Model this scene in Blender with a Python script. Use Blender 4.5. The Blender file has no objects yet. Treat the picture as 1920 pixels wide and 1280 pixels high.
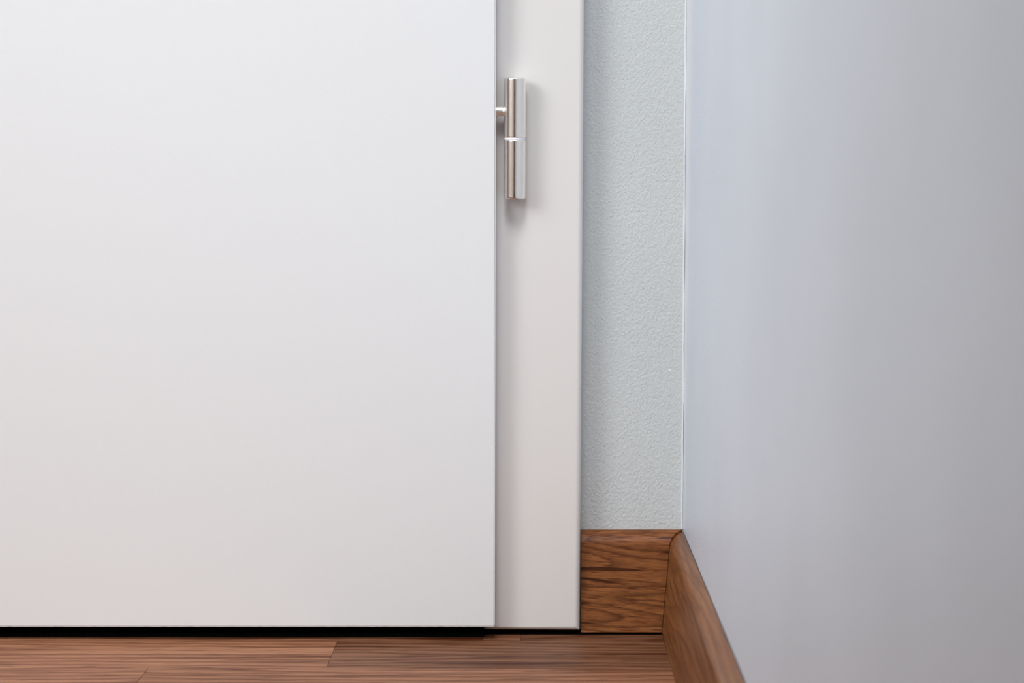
import bpy, bmesh, math, random
from mathutils import Vector, noise

random.seed(7)
S = bpy.context.scene
C = S.collection

# ------------------------------------------------------------------ camera, light, exposure
PITCH = math.atan(354 / 4000)
cam = bpy.data.objects.new('camera', bpy.data.cameras.new('camera'))
C.objects.link(cam)
cam.location = (0, 0, 0.286)
cam.rotation_euler = (math.pi / 2 - PITCH, 0, 0)
cam.data.sensor_width = 36
cam.data.lens = 75
cam.data.clip_start = 0.02
cam.data.dof.use_dof = True
cam.data.dof.focus_distance = 1.245
cam.data.dof.aperture_fstop = 11
S.camera = cam

w = bpy.data.worlds.new('world')
S.world = w
w.use_nodes = True
w.node_tree.nodes['Background'].inputs[0].default_value = (0.6, 0.7, 0.9, 1)
w.node_tree.nodes['Background'].inputs[1].default_value = 0.0

def area(name, loc, target, sx, sy, power, col, spread):
    l = bpy.data.lights.new(name, 'AREA')
    l.shape = 'RECTANGLE'; l.size = sx; l.size_y = sy
    l.energy = power; l.color = col; l.spread = math.radians(spread)
    o = bpy.data.objects.new(name, l)
    C.objects.link(o)
    o.location = loc
    o.rotation_euler = (Vector(target) - Vector(loc)).to_track_quat('-Z', 'Y').to_euler()
    return o

area('window_daylight', (-1.50, 0.20, 1.30), (-0.25, 1.26, 0.66), 1.7, 1.4, 8.2, (0.915, 0.97, 1.0), 47)
area('overhead_fill', (-0.10, 0.00, 2.30), (-0.25, 1.26, 0.25), 1.2, 1.1, 13.5, (0.945, 0.978, 1.0), 46)  # unseen overhead fill, added to soften shadows beside the door edge
area('rear_fill', (-0.75, -0.1, 2.30), (-1.7, -0.7, 0.3), 0.5, 0.5, 22, (0.91, 0.97, 1.0), 85)  # added fill that brightens the rear walls mirrored in the hinge
S.view_settings.view_transform = 'Standard'
S.view_settings.look = 'None'
S.view_settings.gamma = 1
S.view_settings.use_curve_mapping = False
S.view_settings.exposure = -0.45
S.cycles.use_denoising = True

# ------------------------------------------------------------------ helpers
def tag(o, label=None, cat=None, kind=None, group=None):
    if label: o['label'] = label
    if cat: o['category'] = cat
    if kind: o['kind'] = kind
    if group: o['group'] = group
    return o

def obj(name, verts, faces, m, parent=None, loc=None, smooth=False, angle=40):
    me = bpy.data.meshes.new(name)
    me.from_pydata(verts, [], faces)
    bm = bmesh.new(); bm.from_mesh(me)
    bmesh.ops.recalc_face_normals(bm, faces=bm.faces)
    bm.to_mesh(me); bm.free()
    if smooth:
        for p in me.polygons: p.use_smooth = True
        me.set_sharp_from_angle(angle=math.radians(angle))
    me.materials.append(m)
    o = bpy.data.objects.new(name, me)
    C.objects.link(o)
    if parent: o.parent = parent
    if loc: o.location = loc
    return o

def empty(name, loc, parent=None):
    o = bpy.data.objects.new(name, None)
    C.objects.link(o); o.location = loc
    if parent: o.parent = parent
    return o

def box(x0, x1, y0, y1, z0, z1, off=0):
    v = [(x0, y0, z0), (x1, y0, z0), (x1, y1, z0), (x0, y1, z0), (x0, y0, z1), (x1, y0, z1), (x1, y1, z1), (x0, y1, z1)]
    f = [(0, 1, 2, 3), (4, 5, 6, 7), (0, 1, 5, 4), (1, 2, 6, 5), (2, 3, 7, 6), (3, 0, 4, 7)]
    return v, [tuple(i + off for i in q) for q in f]

def boxes(name, lst, m, parent=None):
    V, F = [], []
    for b in lst:
        v, f = box(*b, off=len(V)); V += v; F += f
    return obj(name, V, F, m, parent)

def bevel(o, width, seg=3, select=None, angle=30):
    """bevel sharp edges of a mesh; select(edge) may limit it"""
    bm = bmesh.new(); bm.from_mesh(o.data)
    es = [e for e in bm.edges if len(e.link_faces) == 2 and e.calc_face_angle(0) > math.radians(angle) and (select is None or select(e))]
    bmesh.ops.bevel(bm, geom=es, offset=width, segments=seg, profile=0.5, affect='EDGES')
    bmesh.ops.recalc_face_normals(bm, faces=bm.faces)
    for f in bm.faces: f.smooth = True
    bm.to_mesh(o.data); bm.free()
    o.data.set_sharp_from_angle(angle=math.radians(35))
    wn = o.modifiers.new('weighted_normal', 'WEIGHTED_NORMAL'); wn.weight = 100; wn.keep_sharp = True
    return o

def lathe(prof, seg=64):
    """prof: list of (r, t) around the local Z axis, closed at both ends"""
    V, F = [], []
    for r, t in prof:
        for k in range(seg):
            a = 2 * math.pi * k / seg
            V.append((r * math.cos(a), r * math.sin(a), t))
    n = len(prof)
    for i in range(n - 1):
        for k in range(seg):
            a, b = i * seg + k, i * seg + (k + 1) % seg
            F.append((a, b, b + seg, a + seg))
    F.append(tuple(range(seg))); F.append(tuple((n - 1) * seg + k for k in range(seg)))
    return V, F

# ------------------------------------------------------------------ materials
class N:
    def __init__(s, name):
        s.m = bpy.data.materials.new(name); s.m.use_nodes = True
        s.t = s.m.node_tree; s.b = s.t.nodes['Principled BSDF']
    def n(s, typ, **k):
        x = s.t.nodes.new(typ)
        for a, v in k.items():
            if a.startswith('i_'):
                key = a[2:]
                x.inputs[int(key) if key.isdigit() else key].default_value = v
            else: setattr(x, a, v)
        return x
    def l(s, a, b): s.t.links.new(a, b)
    def ramp(s, stops, inp):
        r = s.n('ShaderNodeValToRGB'); e = r.color_ramp.elements
        while len(e) < len(stops): e.new(0.5)
        for i, (p, c) in enumerate(stops):
            e[i].position = p; e[i].color = c if len(c) == 4 else (*c, 1)
        s.l(inp, r.inputs[0]); return r.outputs[0]
    def math(s, op, a, b):
        x = s.n('ShaderNodeMath', operation=op)
        for i, v in enumerate((a, b)):
            if isinstance(v, (int, float)): x.inputs[i].default_value = v
            else: s.l(v, x.inputs[i])
        return x.outputs[0]
    def mix(s, blend, fac, a, b):
        x = s.n('ShaderNodeMix', data_type='RGBA', blend_type=blend)
        for i, v in ((0, fac), (6, a), (7, b)):
            if isinstance(v, (int, float)): x.inputs[i].default_value = v
            elif isinstance(v, tuple): x.inputs[i].default_value = (*v, 1) if len(v) == 3 else v
            else: s.l(v, x.inputs[i])
        return x.outputs[2]

def plain(name, col, rough, metal=0, coat=0, bump=None, spec=0.5):
    g = N(name)
    g.b.inputs['Base Color'].default_value = (*col, 1)
    g.b.inputs['Roughness'].default_value = rough
    g.b.inputs['Metallic'].default_value = metal
    g.b.inputs['Specular IOR Level'].default_value = spec
    g.b.inputs['Coat Weight'].default_value = coat
    if bump:
        tc = g.n('ShaderNodeTexCoord')
        bp = g.n('ShaderNodeBump', i_Distance=bump[2]); bp.inputs['Strength'].default_value = bump[1]
        no = g.n('ShaderNodeTexNoise', i_Scale=bump[0], i_Detail=3.0)
        g.l(tc.outputs['Object'], no.inputs['Vector']); g.l(no.outputs[0], bp.inputs['Height'])
        g.l(bp.outputs[0], g.b.inputs['Normal'])
    return g.m

def wall_paint(name, col, rough, coarse, fine, stretch, strength, dist, spec=0.5):
    """roller-applied emulsion: orange-peel relief from two noises, slight patchiness of the paint"""
    g = N(name)
    tc = g.n('ShaderNodeTexCoord')
    mp = g.n('ShaderNodeMapping'); mp.inputs['Scale'].default_value = (1, 1, stretch)
    g.l(tc.outputs['Object'], mp.inputs[0])
    a = g.n('ShaderNodeTexNoise', i_Scale=coarse, i_Detail=2.0, i_Roughness=0.55)
    b = g.n('ShaderNodeTexNoise', i_Scale=fine, i_Detail=2.0, i_Roughness=0.6)
    c = g.n('ShaderNodeTexNoise', i_Scale=9.0, i_Detail=3.0)
    for x in (a, b, c): g.l(mp.outputs[0], x.inputs['Vector'])
    h = g.math('ADD', a.outputs[0], g.math('MULTIPLY', b.outputs[0], 0.5))
    bp = g.n('ShaderNodeBump', i_Distance=dist); bp.inputs['Strength'].default_value = strength
    g.l(h, bp.inputs['Height']); g.l(bp.outputs[0], g.b.inputs['Normal'])
    lo = tuple(v * 0.975 for v in col); hi = tuple(min(1, v * 1.02) for v in col)
    g.l(g.ramp([(0.35, lo), (0.65, hi)], c.outputs[0]), g.b.inputs['Base Color'])
    g.b.inputs['Roughness'].default_value = rough
    g.b.inputs['Specular IOR Level'].default_value = spec
    return g.m

def wood(name, light, mid, dark, axis, cross, along, slant=0.0, rough=0.5, rand=True, contrast=1.0, spec=0.25, sharp=1.0):
    """oak: long tapering growth-ring streaks along one axis, nested figure, fine fibre and short open pores"""
    g = N(name)
    tc = g.n('ShaderNodeTexCoord')
    src = tc.outputs['Object']
    oi = g.n('ShaderNodeObjectInfo')
    if rand:
        cb = g.n('ShaderNodeCombineXYZ')
        for k, f_ in enumerate((37.0, 91.0, 53.0)): g.l(g.math('MULTIPLY', oi.outputs['Random'], f_), cb.inputs[k])
        ad = g.n('ShaderNodeVectorMath', operation='ADD')
        g.l(src, ad.inputs[0]); g.l(cb.outputs[0], ad.inputs[1]); src = ad.outputs[0]
    r0 = g.n('ShaderNodeMapping')
    if axis == 0: r0.inputs['Rotation'].default_value = (0, slant, slant)
    g.l(src, r0.inputs[0]); src = r0.outputs[0]
    def tex(al, cr, detail, rough_, dist=0.0):
        mp = g.n('ShaderNodeMapping')
        s_ = [cr, cr, cr]; s_[axis] = al
        mp.inputs['Scale'].default_value = s_
        g.l(src, mp.inputs[0])
        t = g.n('ShaderNodeTexNoise', i_Scale=1.0, i_Detail=detail, i_Roughness=rough_, i_Distortion=dist)
        g.l(mp.outputs[0], t.inputs['Vector'])
        return t.outputs[0]
    big = tex(along * 0.30, cross * 0.15, 0.0, 0.5)
    streak = tex(along, cross, 1.0, 0.45)
    streak2 = tex(along * 1.7, cross * 2.3, 1.0, 0.5)
    fib = tex(along * 2.0, cross * 6.0, 2.0, 0.6)
    pores = tex(along * 8, cross * 4.5, 1.0, 0.5)
    # soft base colour
    base = g.ramp([(0.30, mid), (0.68, light)], g.math('ADD', g.math('MULTIPLY', big, 0.45), g.math('MULTIPLY', streak2, 0.55)))
    # nested figure: saw-tooth bands of a slow field, dark on one side and fading on the other
    saw = g.math('FRACT', g.math('ADD', g.math('MULTIPLY', big, 14.0), g.math('MULTIPLY', streak2, 0.35)), 0.0)
    b1 = g.ramp([(0.0, (0.25,) * 3), (0.10, (0, 0, 0)), (0.50, (0.08,) * 3), (0.84, (0.7,) * 3), (0.93, (1, 1, 1)), (1.0, (0.3,) * 3)], saw)
    # long tapering dark streaks
    b2 = g.ramp([(0.33 - 0.03 / sharp, (1, 1, 1)), (0.33 + 0.08 / sharp, (0, 0, 0))], streak)
    b3 = g.ramp([(0.34, (0.8,) * 3), (0.45, (0, 0, 0))], streak2)
    m_ = g.math('MAXIMUM', g.math('MULTIPLY', b1, 0.75), g.math('MAXIMUM', b2, g.math('MULTIPLY', b3, 0.7)))
    col = g.mix('MIX', g.math('MULTIPLY', m_, contrast), base, dark)
    pr = g.ramp([(0.34, (0.55, 0.48, 0.42)), (0.44, (1, 1, 1))], pores)
    col = g.mix('MULTIPLY', 0.6 * contrast, col, pr)
    fb = g.ramp([(0.28, (0.80, 0.78, 0.76)), (0.72, (1.16, 1.16, 1.16))], fib)
    col = g.mix('MULTIPLY', 0.85, col, fb)
    col = g.mix('MULTIPLY', 1.0, col, oi.outputs['Color'])      # each board has its own stain, with shade painted into some; set on the object
    g.l(col, g.b.inputs['Base Color'])
    g.b.inputs['Roughness'].default_value = rough
    g.b.inputs['Specular IOR Level'].default_value = spec
    bp = g.n('ShaderNodeBump', i_Distance=0.0002); bp.inputs['Strength'].default_value = 0.25
    g.l(pores, bp.inputs['Height']); g.l(bp.outputs[0], g.b.inputs['Normal'])
    return g.m

M_door = plain('door_lacquer', (0.735, 0.735, 0.742), 0.42, bump=(900, 0.10, 0.0004))
M_frame = plain('frame_lacquer', (0.705, 0.675, 0.655), 0.36, bump=(700, 0.04, 0.0004))
M_edge = plain('door_edge_foil', (0.80, 0.80, 0.83), 0.40)
M_backwall = wall_paint('wall_paint_back', (0.545, 0.562, 0.562), 0.62, 750, 1900, 0.75, 0.6, 0.0009)
M_rightwall = wall_paint('wall_paint_right', (0.665, 0.728, 0.818), 0.36, 900, 2000, 1.0, 0.6, 0.0006)
M_room = plain('room_paint', (0.67, 0.61, 0.55), 0.8)
M_ceiling = plain('ceiling_paint', (0.8, 0.8, 0.8), 0.9)
M_caulk = plain('caulk', (0.66, 0.69, 0.73), 0.5, bump=(350, 0.3, 0.0006))
M_fleck = plain('paint_fleck', (0.85, 0.85, 0.86), 0.5)
M_smudge = plain('plaster_smudge', (0.55, 0.59, 0.65), 0.6)
M_black = plain('gap_shade_black', (0.004, 0.004, 0.004), 0.95, spec=0.05)
M_under = plain('underlay', (0.006, 0.005, 0.005), 0.95, spec=0.05)
M_washer = plain('nylon_washer', (0.86, 0.86, 0.90), 0.35)
M_reflection_dark = plain('reflection_dark', (0.015, 0.011, 0.009), 0.5)
M_floor = wood('oak_parquet', (0.40, 0.190, 0.105), (0.30, 0.128, 0.066), (0.110, 0.030, 0.012), 0, 110, 6, slant=-0.02, rough=0.5, spec=0.12, contrast=1.1)
M_bb_back = wood('oak_skirting', (0.300, 0.117, 0.040), (0.185, 0.062, 0.023), (0.050, 0.014, 0.006), 0, 330, 13, slant=-0.07, rough=0.45, spec=0.15, rand=False, contrast=0.95)
M_bb_right = wood('oak_skirting_long', (0.275, 0.112, 0.043), (0.160, 0.056, 0.017), (0.075, 0.021, 0.006), 1, 170, 7, rough=0.36, spec=0.16, rand=False, contrast=0.62)

def nickel(name, r0, r1):
    g = N(name)
    g.b.inputs['Base Color'].default_value = (0.93, 0.87, 0.815, 1)
    g.b.inputs['Metallic'].default_value = 1
    tc = g.n('ShaderNodeTexCoord')
    mp = g.n('ShaderNodeMapping'); mp.inputs['Scale'].default_value = (1, 1, 0.05)
    no = g.n('ShaderNodeTexNoise', i_Scale=5200.0, i_Detail=2.0)
    g.l(tc.outputs['Object'], mp.inputs[0]); g.l(mp.outputs[0], no.inputs['Vector'])
    g.l(g.ramp([(0.3, (r0,) * 3), (0.7, (r1,) * 3)], no.outputs[0]), g.b.inputs['Roughness'])
    bp = g.n('ShaderNodeBump', i_Distance=0.00003); bp.inputs['Strength'].default_value = 0.2
    g.l(no.outputs[0], bp.inputs['Height']); g.l(bp.outputs[0], g.b.inputs['Normal'])
    return g.m
M_nickel = nickel('brushed_nickel', 0.15, 0.24)
M_pin = nickel('satin_nickel', 0.30, 0.42)

# ------------------------------------------------------------------ room shell
XL, YF, ZC = -1.70, -1.30, 2.40        # left wall, wall behind the camera, ceiling
XW, YW = 0.10228, 1.2635               # the corner
YAW, LEAN = 0.0073, 0.0065             # the right wall is a touch out of square and of plumb

boxes('wall_back', [(-0.020, XW + 0.12, YW, YW + 0.10, -0.02, ZC), (XL, -0.690, YW, YW + 0.10, -0.02, ZC), (-0.690, -0.020, YW, YW + 0.10, 2.02, ZC)], M_backwall)
tag(bpy.data.objects['wall_back'], 'narrow grey-green painted wall with orange-peel texture between white door casing and corner', kind='structure')

def wx(y, z, extra=0.0):               # x of the right wall's face
    return XW + 0.0006 + extra - YAW * (YW - y) + LEAN * (z - 0.06)
V = []
for x_, y_, z_ in ((0, YW + 0.09, -0.02), (0, YF, -0.02), (0, YF, ZC), (0, YW + 0.09, ZC)):
    V.append((wx(y_, z_), y_, z_))
for x_, y_, z_ in ((0, YW + 0.09, -0.02), (0, YF, -0.02), (0, YF, ZC), (0, YW + 0.09, ZC)):
    V.append((wx(y_, z_) + 0.10, y_, z_))
wr = obj('wall_right', V, [(0, 1, 2, 3), (4, 5, 6, 7), (0, 1, 5, 4), (1, 2, 6, 5), (2, 3, 7, 6), (3, 0, 4, 7)], M_rightwall)
tag(wr, 'pale blue-grey painted wall on the right running towards the viewer', kind='structure')
tag(boxes('wall_left', [(XL - 0.1, XL, YF, YW + 0.1, -0.02, ZC)], M_room), 'beige wall across the room, opposite the blue-grey wall', kind='structure')
tag(boxes('wall_front', [(XL - 0.1, XW + 0.2, YF - 0.1, YF, -0.02, ZC)], M_room), 'beige wall behind the viewer, facing the white door', kind='structure')
tag(boxes('ceiling', [(XL - 0.1, XW + 0.2, YF - 0.1, YW + 0.1, ZC, ZC + 0.1)], M_ceiling), 'white ceiling above the room', kind='structure')

# small blobs of paint and one smear on the walls
def fleck(name, c, r, n, parent, m):
    bm = bmesh.new(); bmesh.ops.create_icosphere(bm, subdivisions=2, radius=1)
    for v in bm.verts:
        k = 1 + 0.25 * noise.noise(v.co * 2 + Vector(c) * 99)
        q = v.co * k
        v.co = Vector((q.x * r * (0.12 if n == 'x' else 1), q.y * r * (0.35 if n == 'y' else 1), q.z * r))
    me = bpy.data.meshes.new(name); bm.to_mesh(me); bm.free()
    for p in me.polygons: p.use_smooth = True
    me.materials.append(m)
    o = bpy.data.objects.new(name, me); C.objects.link(o); o.location = c; o.parent = parent
    return o
fleck('paint_fleck', (0.0940, YW, 0.1570), 0.00055, 'y', bpy.data.objects['wall_back'], M_fleck)
yq = 0.93; fleck('paint_smudge', (wx(yq, 0.195), yq, 0.195), 0.0011, 'x', wr, M_smudge)
yq = 1.165; fleck('paint_fleck', (wx(yq, 0.178), yq, 0.178), 0.00055, 'x', wr, M_fleck)

# ------------------------------------------------------------------ floor: slab and parquet strips
fl = boxes('floor', [(XL - 0.1, XW + 0.1, YF - 0.1, YW + 0.6, -0.04, -0.008)], M_under)
tag(fl, 'brown oak strip parquet floor with visible grain below the door', kind='structure')
TILT = -0.012
PITCHY, Y1 = 0.0645, 1.2335            # strip width; back edge of the first full strip at x = 0
def plank_mesh(L, W):
    a, b, e = L / 2, W / 2, 0.00018
    V = []
    for z, i in ((-0.008, 0.00004), (-e, 0.00004), (0, e)):
        V += [(-a + i, -b + i, z), (a - i, -b + i, z), (a - i, b - i, z), (-a + i, b - i, z)]
    F = [(0, 1, 2, 3), (8, 9, 10, 11)]
    for k in (0, 4):
        for q in range(4):
            F.append((k + q, k + (q + 1) % 4, k + 4 + (q + 1) % 4, k + 4 + q))
    me = bpy.data.meshes.new('plank'); me.from_pydata(V, [], F); me.materials.append(M_floor)
    bm = bmesh.new(); bm.from_mesh(me); bmesh.ops.recalc_face_normals(bm, faces=bm.faces); bm.to_mesh(me); bm.free()
    return me
cache = {}
def plank(x0, x1, y0, y1, tone=None):
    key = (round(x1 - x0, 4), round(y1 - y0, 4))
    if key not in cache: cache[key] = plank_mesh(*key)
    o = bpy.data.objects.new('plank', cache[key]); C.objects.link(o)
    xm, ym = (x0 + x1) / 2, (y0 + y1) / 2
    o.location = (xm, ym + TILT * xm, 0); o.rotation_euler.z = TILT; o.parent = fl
    k = tone or random.uniform(0.85, 1.08)
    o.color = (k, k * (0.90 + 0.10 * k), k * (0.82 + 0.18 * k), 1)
XR = 0.0985
LEN = 0.42
first = {1: -0.1030, 2: -0.2033}
shaded_tones = {(1, -0.103): 0.55, (1, -0.523): 0.88, (2, -0.203): 0.84, (2, -0.623): 0.90}  # board variation, with the brightness falloff to the right painted in
rows = int((Y1 - YF) / PITCHY) + 1
for r in range(1, rows + 1):
    y1 = Y1 - (r - 1) * PITCHY; y0 = y1 - PITCHY
    x = first.get(r, random.uniform(-0.42, 0.0))
    xs = [x]
    while xs[-1] < XR: xs.append(xs[-1] + LEN)
    while xs[0] > XL: xs.insert(0, xs[0] - LEN)
    xr = XR - YAW * (YW - y0)
    for a, b in zip(xs[:-1], xs[1:]):
        a2, b2 = max(a, XL), min(b, xr)
        if b2 - a2 > 0.02: plank(a2, b2, y0, y1, shaded_tones.get((r, round(a, 3))))
# the last strip is ripped to fit the wall and stops short under the doorway
plank(0.005, XR, Y1, 1.2518, 0.5)  # darker towards the corner: falloff put into the strip's colour
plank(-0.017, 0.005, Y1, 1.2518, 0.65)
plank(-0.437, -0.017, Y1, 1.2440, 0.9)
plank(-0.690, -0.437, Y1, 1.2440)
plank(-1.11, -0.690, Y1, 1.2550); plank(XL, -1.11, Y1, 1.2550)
gap_strip = boxes('gap_shade_strip', [(-0.690, -0.0172, 1.2452, 1.2900, -0.008, 0.0020), (-0.0172, 0.1000, 1.2535, 1.2634, -0.008, 0.0008)], M_black)  # black filler standing in for shade under door, casing and baseboard
tag(gap_strip, 'black strip added as shade in the gap under the white door', kind='structure')

# ------------------------------------------------------------------ casing round the door
tr = empty('trim_2', (0.012, 1.2550, 0.0))
tag(tr, 'white door casing with rounded edges standing beside the grey-green wall', kind='structure')
YFR = 1.247
def prism(name, poly, y0, y1, m, parent):
    """poly in x,z (metres), extruded from y0 (front) to y1"""
    n = len(poly)
    px, py, pz = parent.location if parent else (0, 0, 0)
    V = [(x - px, y0 - py, z - pz) for x, z in poly] + [(x - px, y1 - py, z - pz) for x, z in poly]
    F = [tuple(range(n)), tuple(range(n, 2 * n))] + [(i, (i + 1) % n, n + (i + 1) % n, n + i) for i in range(n)]
    return obj(name, V, F, m, parent)
TL = 0.0043
def front_edge(o, w=0.0032):
    yf = min(v.co.y for v in o.data.vertices)
    bevel(o, w, 5, lambda e: all(abs(v.co.y - yf) < 1e-5 for v in e.verts))
cs = prism('casing_upright', [(-0.0160, 0.0036), (0.04025, 0.0036 - 0.0004), (0.04025 + TL * 2.05, 2.05), (-0.0160 + TL * 2.05, 2.05)], YFR, YW, M_frame, tr)
front_edge(cs)
c2 = prism('casing_upright', [(-0.7500, 0.0036), (-0.6940, 0.0036), (-0.6940, 1.994), (-0.7500, 1.994)], YFR, YW, M_frame, tr)
front_edge(c2)
c3 = prism('casing_head', [(-0.7500, 1.995), (-0.0080, 1.995), (-0.0080, 2.05), (-0.7500, 2.05)], YFR, YW, M_frame, tr)
front_edge(c3)
# jamb lining through the wall behind the casing
jb = boxes('jamb', [(-0.0200, -0.0040, YW, YW + 0.10, 0.0036, 2.02), (-0.6895, -0.6740, YW, YW + 0.10, 0.0036, 2.02), (-0.6740, -0.0200, YW, YW + 0.10, 2.006, 2.02)], M_frame)
for v in jb.data.vertices: v.co -= tr.location
jb.parent = tr

# ------------------------------------------------------------------ door
dr = empty('door_1', (-0.35, 1.238, 0.010))
tag(dr, 'large plain white rebated door filling the left of the view', kind='structure')
YD = 1.235
leaf = prism('door_leaf', [(-0.7060, 0.0086), (-0.01058, 0.0086), (-0.01058 + 0.0049, 1.99), (-0.7060, 1.99)], YD, YD + 0.0112, M_door, dr)
bevel(leaf, 0.0006, 2)
core = prism('door_core', [(-0.6700, 0.0125), (-0.0240, 0.0125), (-0.0220, 1.975), (-0.6700, 1.975)], YD + 0.0113, YD + 0.040, M_door, dr)
bevel(core, 0.0006, 2)
# wrapped edge foil: a narrow lip on the hinge side and a ragged one along the bottom
lip = prism('edge_band', [(-0.01054, 0.0089), (-0.01018, 0.0089), (-0.01018 + 0.00490, 1.99), (-0.01054 + 0.00490, 1.99)], YD + 0.0004, YD + 0.0108, M_edge, dr)
V, F = [], []
nseg = 420
for i in range(nseg + 1):
    x = -0.700 + (0.700 - 0.0107) * i / nseg
    d_ = 0.00032 + 0.00016 * noise.noise(Vector((x * 300, 0, 0))) + 0.00010 * noise.noise(Vector((x * 900, 5, 0)))
    for y_, z_ in ((YD + 0.0003, 0.0088), (YD + 0.0003, 0.0086 - d_), (YD + 0.0012, 0.0086 - d_), (YD + 0.0012, 0.0088)):
        V.append((x + 0.35, y_ - 1.238, z_ - 0.010))
for i in range(nseg):
    for q in range(4):
        F.append((i * 4 + q, i * 4 + (q + 1) % 4, i * 4 + 4 + (q + 1) % 4, i * 4 + 4 + q))
F.append((0, 1, 2, 3)); F.append(tuple(nseg * 4 + q for q in range(4)))
obj('bottom_edge_band', V, F, M_frame, dr)

# ------------------------------------------------------------------ hinge
hg = empty('door_hinge', (0.0015, 1.2395, 0.25943))
hg.rotation_euler.y = 0.0040
tag(hg, 'satin nickel two-part cylinder hinge fixed between white door edge and casing', 'hinge')
R = 0.00636
def barrel(z0, z1):
    c, p = 0.0007, []
    p.append((0.0002, z0))
    for k in range(5):
        a = -math.pi / 2 + k * math.pi / 8
        p.append((R - c + c * math.cos(a), z0 + c + c * math.sin(a)))
    p += [(R, z0 + c + 0.0002), (R, z1 - c - 0.0002)]
    for k in range(5):
        a = k * math.pi / 8
        p.append((R - c + c * math.cos(a), z1 - c + c * math.sin(a)))
    p.append((0.0002, z1))
    return lathe(p, 96)
v, f = barrel(0.0, 0.03395); lo_k = obj('lower_knuckle', v, f, M_nickel, hg, smooth=True, angle=50)
v, f = barrel(0.03505, 0.0693); up_k = obj('upper_knuckle', v, f, M_nickel, hg, smooth=True, angle=50)
v, f = lathe([(0.0002, 0.03390), (R - 0.0004, 0.03390), (R - 0.0002, 0.0345), (R - 0.0004, 0.03510), (0.0002, 0.03510)], 64)
obj('washer', v, f, M_washer, hg, smooth=True)['label'] = 'thin white nylon washer'
def pin(name, parent, loc, rot, L, r, ring):
    p = [(0.0002, 0.0), (r, 0.0)]
    if ring:   # small collar where the pin enters the knuckle
        p = [(0.0002, 0.0), (r + 0.0006, 0.0), (r + 0.0007, 0.0010), (r + 0.0005, 0.0017), (r - 0.0003, 0.0020), (r, 0.0024)]
    p += [(r, 0.0028), (r, L), (0.0002, L)]
    v, f = lathe(p, 48)
    o = obj(name, v, f, M_pin, parent, smooth=True, angle=35)
    o.location = loc; o.rotation_euler = rot
    return o
pin('pin', up_k, (-R + 0.0018, 0, 0.0502), (0, -math.pi / 2, 0), 0.0250, 0.0029, True)
pin('pin', lo_k, (0, R - 0.0006, 0.017), (-math.pi / 2, 0, 0), 0.0220, 0.0029, False)

# ------------------------------------------------------------------ skirting boards
prof = [(0.0, 60.9), (1.0, 60.75), (1.91, 60.45), (3.53, 59.7), (5.38, 58.35), (6.88, 56.6), (7.8, 54.9), (8.3, 52.9), (8.68, 48.9), (9.19, 43.0), (10.6, 27.0), (13.0, 1.3), (12.6, 1.0), (0.0, 1.0)]
def fine(p):
    out = []
    for i in range(9):
        p0, p1, p2, p3 = p[max(0, i - 1)], p[i], p[i + 1], p[min(len(p) - 1, i + 2)]
        for k in range(4):
            t = k / 4
            out.append(tuple(0.5 * ((2 * b) + (c - a) * t + (2 * a - 5 * b + 4 * c - d) * t * t + (3 * b - a - 3 * c + d) * t ** 3) for a, b, c, d in zip(p0, p1, p2, p3)))
    return [(u / 1000, z / 1000) for u, z in out + p[9:]]
P = fine(prof)
n = len(P)
G = 0.00028                            # half of the open mitre joint
def extruded(name, start, end, m):
    V = [start(u, z) for u, z in P] + [end(u, z) for u, z in P]
    F = [tuple(range(n)), tuple(range(n, 2 * n))] + [(i, (i + 1) % n, n + (i + 1) % n, n + i) for i in range(n)]
    return obj(name, V, F, m, smooth=True, angle=30)
bb = extruded('baseboard_back', lambda u, z: (0.04105, YW - u - 0.0002, z + 0.0003), lambda u, z: (XW - u - G, YW - u - 0.0002, z + 0.0003), M_bb_back)
tag(bb, 'short dark oak baseboard with horizontal grain between door casing and corner', kind='structure')
br = extruded('baseboard_right', lambda u, z: (XW - u, YW - u - 2 * G, z - 0.0009), lambda u, z: (XW - u - YAW * (YW - YF), YF, z - 0.0009), M_bb_right)
tag(br, 'long oak baseboard with rounded top along the blue-grey right wall', kind='structure')
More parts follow.
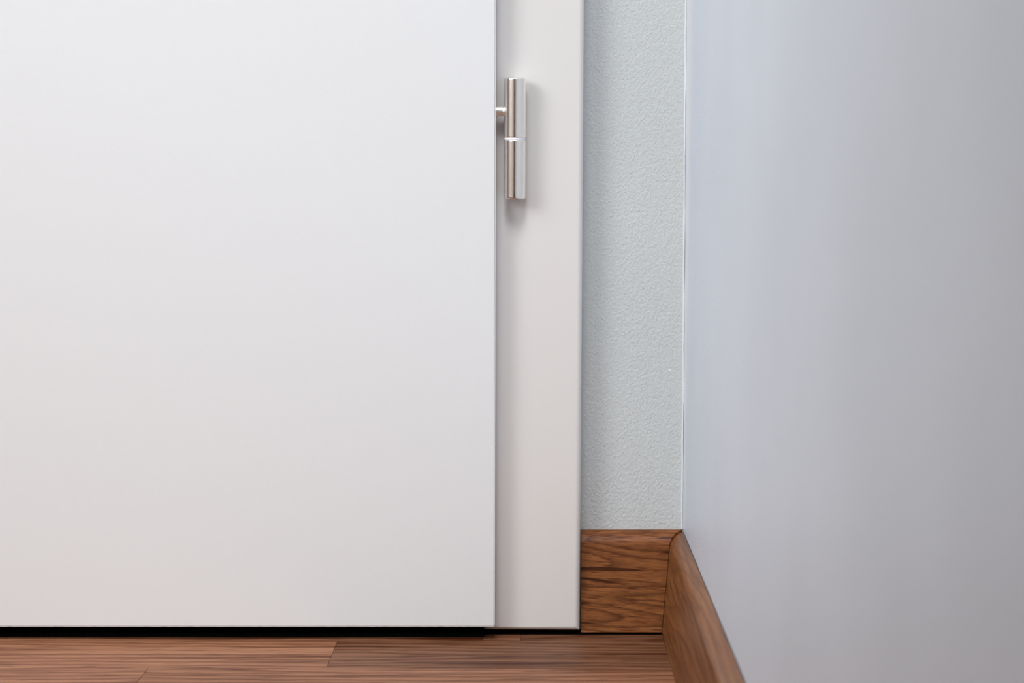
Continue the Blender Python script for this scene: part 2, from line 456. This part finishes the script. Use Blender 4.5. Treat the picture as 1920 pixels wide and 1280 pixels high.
tag(extruded('baseboard_left', lambda u, z: (XL + u, YF, z), lambda u, z: (XL + u, YW, z), M_bb_right), 'oak baseboard along the far beige wall', kind='structure')

# ------------------------------------------------------------------ caulk bead in the corner, split by a hairline crack
def strip(name, rows_):
    V, F = [], []
    k = len(rows_[0])
    for r in rows_: V += r
    for i in range(len(rows_) - 1):
        for q in range(k - 1):
            F.append((i * k + q, i * k + q + 1, i * k + k + q + 1, i * k + k + q))
    return V, F
ra, rb = [], []
nz = 420
for i in range(nz + 1):
    z = 0.0615 + (ZC - 0.0615) * (i / nz) ** 2.2
    t = min(1, max(0, (z - 0.06) / 0.315))
    j = 0.00022 * noise.noise(Vector((z * 55, 1, 0))) + 0.00012 * noise.noise(Vector((z * 260, 2, 0)))
    g = max(0.0, 0.00012 + 0.00022 * noise.noise(Vector((z * 38, 7, 0)))) * (1 if z < 0.36 else 0.4)
    xc = XW + j
    wl = 0.0011 + 0.0004 * noise.noise(Vector((z * 40, 3, 0)))
    wr_ = 0.004 + 0.016 * t + 0.003 * noise.noise(Vector((z * 30, 4, 0)))
    ra.append([(xc - wl, YW + 0.0001, z), (xc - wl * 0.55, YW - 0.00045, z), (xc - g, YW - 0.0009, z), (xc - g * 0.4, YW + 0.0002, z)])
    xe = wx(YW - wr_, z)
    rb.append([(xc + g * 0.4, YW + 0.0002, z)] + [(xc + g + (xe + 0.00003 - xc - g) * (1 - (1 - q / 6) ** 1.5), YW - 0.0010 - (wr_ - 0.001) * q / 6, z) for q in range(7)])
ck = empty('trim_3', (0, 0, 0))
tag(ck, 'thin white caulk bead with a hairline crack in the corner between the walls', kind='structure')
for rr in (ra, rb):
    v, f = strip('bead', rr)
    obj('bead', v, f, M_caulk, ck, smooth=True, angle=70)

# ------------------------------------------------------------------ unseen dark panel added behind the viewer for its reflection (seen only in the hinge)
rp = boxes('reflection_panel', [(-0.42, 0.04, YF, YF + 0.03, 0.0, 2.0)], M_reflection_dark)
tag(rp, 'dark panel added behind the viewer, mirrored as a thin line in the hinge', kind='structure')
